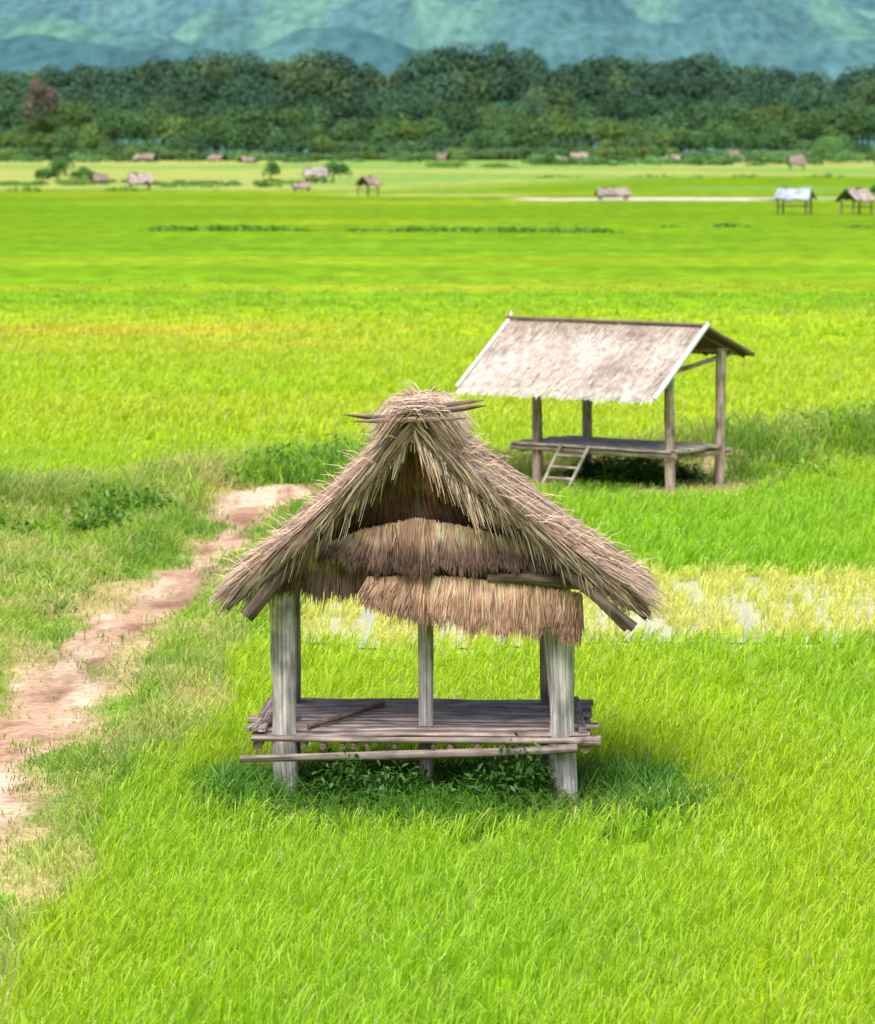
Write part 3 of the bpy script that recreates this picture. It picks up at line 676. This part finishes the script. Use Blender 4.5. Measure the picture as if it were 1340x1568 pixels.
def bush(x, y, r, h, n, leaf, col, name='bush'):
    b = B(); trunk(b, x, y, h*.7, .08*h/2); crown(b, x, y, h*.0, r, h*1.0, n, leaf, col, 9); b.make(name, M_tree)
bush(-43.8, 420, 2.0, 3.0, 2000, .12, (.08, .2, .05)); bush(-41.2, 421, 1.6, 1.8, 1200, .12, (.08, .2, .05)); bush(-45.8, 421, 1.8, 1.6, 1200, .12, (.07, .18, .05))
bush(-19.7, 430, 1.4, 2.5, 1200, .12, (.12, .25, .07)); bush(-12.2, 424, 2.0, 2.9, 1800, .12, (.07, .19, .05), 'small_tree')
bush(36.5, 300, 1.2, 1.3, 900, .1, (.06, .16, .04)); bush(86, 790, 6, 6, 3000, .3, (.12, .25, .08), 'small_tree')
b = B()
for q in range(110):
    x = R.uniform(20, 125); y = R.uniform(700, 800); k = sm(60, 80, x); crown(b, x, y, -.5, R.uniform(2, 5), R.uniform(1.2, 2.6)*(1+.9*k), 350, .3, np.array((.13, .27, .085))*R.uniform(.6, 1.2), 6)
for q in range(36): crown(b, R.uniform(-110, 5), R.uniform(790, 850), -.3, R.uniform(2, 5), R.uniform(1, 2.4), 260, .3, np.array((.12, .25, .08))*R.uniform(.6, 1.2), 6)
for q in range(34): crown(b, R.uniform(-46, -8), R.uniform(375, 425), -.15, R.uniform(1, 3), R.uniform(.4, .8), 240, .12, np.array((.14, .28, .06))*R.uniform(.6, 1.2), 6)
for q in range(12): crown(b, R.uniform(-2, 18), R.uniform(395, 420)*1.6, -.2, R.uniform(2, 4), R.uniform(.6, 1.2), 240, .17, np.array((.14, .28, .06))*R.uniform(.6, 1.2), 6)
b.make('hedge_row', M_tree)

# ------------------------------------------------------------------ mountains
xm = np.linspace(-1600, 1600, 480); ym = np.linspace(1350, 5200, 320); XM, YM = np.meshgrid(xm, ym)
t = (YM-1350)
ridg = 1-np.abs(2*fbm((XM+.35*YM)/520, YM/1500, 4, 101)-1)
rid2 = 1-np.abs(2*fbm((XM-.25*YM)/150, YM/420, 4, 131)-1)
ZM = t*.036+t*t*.0000115+(ridg-.7)*130*sm(0, 900, t)+(rid2-.6)*50*sm(0, 500, t)+(fbm(XM/200, YM/260, 5, 105)-.5)*50*sm(0, 700, t)-5
b = B(); ny, nx = XM.shape; i = (np.arange(ny-1)*nx)[:, None]+np.arange(nx-1)[None]
f1 = fbm((XM-.12*YM)/75, YM/330, 5, 111); f2 = fbm(XM/38, YM/150, 4, 113)
cm = np.zeros(XM.shape+(3,))+np.array((.075, .175, .185))  # bluish base: distance haze is part of the slope colour
cm = mixc(cm, (.13, .28, .19), sm(.46, .66, f1)*.7); cm = mixc(cm, (.048, .125, .145), .7*sm(.46, .62, f2))
cm = mixc(cm, (.11, .21, .28), .45*sm(1700, 4200, YM))  # haze painted in, bluer with distance
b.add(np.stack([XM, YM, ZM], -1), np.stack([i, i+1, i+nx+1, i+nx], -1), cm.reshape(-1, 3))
m, nt, p, o = newmat('mountain_forest'); a = attr(nt); cc, n1 = mulnoise(nt, a.outputs['Color'], 1, .72, 1.28, mapscale=(.11, .03, .11), detail=8)
nt.links.new(cc, p.inputs['Base Color']); p.inputs['Roughness'].default_value = 1; p.inputs['Specular IOR Level'].default_value = 0
bp = N(nt, 'ShaderNodeBump'); bp.inputs['Strength'].default_value = .4; bp.inputs['Distance'].default_value = 10
nt.links.new(n1.outputs['Fac'], bp.inputs['Height']); nt.links.new(bp.outputs[0], p.inputs['Normal'])
b.make('mountains', m, smooth=True)

# ------------------------------------------------------------------ light, sky, camera
EL = math.radians(64); AZ = math.atan2(-.32, -.78)
sdir = Vector((math.sin(AZ)*math.cos(EL), math.cos(AZ)*math.cos(EL), math.sin(EL)))
L = bpy.data.lights.new('sun', 'SUN'); L.energy = 4.2; L.angle = math.radians(60); L.color = (1, .97, .93)
lo = bpy.data.objects.new('sun', L); SC.collection.objects.link(lo); lo.rotation_euler = (-sdir).to_track_quat('-Z', 'Y').to_euler()
W = bpy.data.worlds.new('World'); SC.world = W; W.use_nodes = True; nt = W.node_tree
sky = nt.nodes.new('ShaderNodeTexSky'); sky.sky_type = 'NISHITA'; sky.sun_disc = False; sky.sun_elevation = EL; sky.sun_rotation = AZ % (2*math.pi); sky.dust_density = 5; sky.air_density = 1.0
bg = nt.nodes['Background']; bg.inputs['Strength'].default_value = .15; nt.links.new(sky.outputs[0], bg.inputs['Color'])
cam = bpy.data.cameras.new('camera'); co = bpy.data.objects.new('camera', cam); SC.collection.objects.link(co)
co.location = (0, 0, 4.86); co.rotation_euler = (math.radians(90-5.866), 0, 0)
cam.sensor_fit = 'HORIZONTAL'; cam.sensor_width = 36; cam.lens = 148.8; cam.clip_end = 12000; cam.clip_start = .5
cam.dof.use_dof = True; cam.dof.focus_distance = 26.3; cam.dof.aperture_fstop = 4.4
SC.camera = co
SC.view_settings.view_transform = 'Standard'; SC.view_settings.look = 'None'; SC.view_settings.exposure = 0
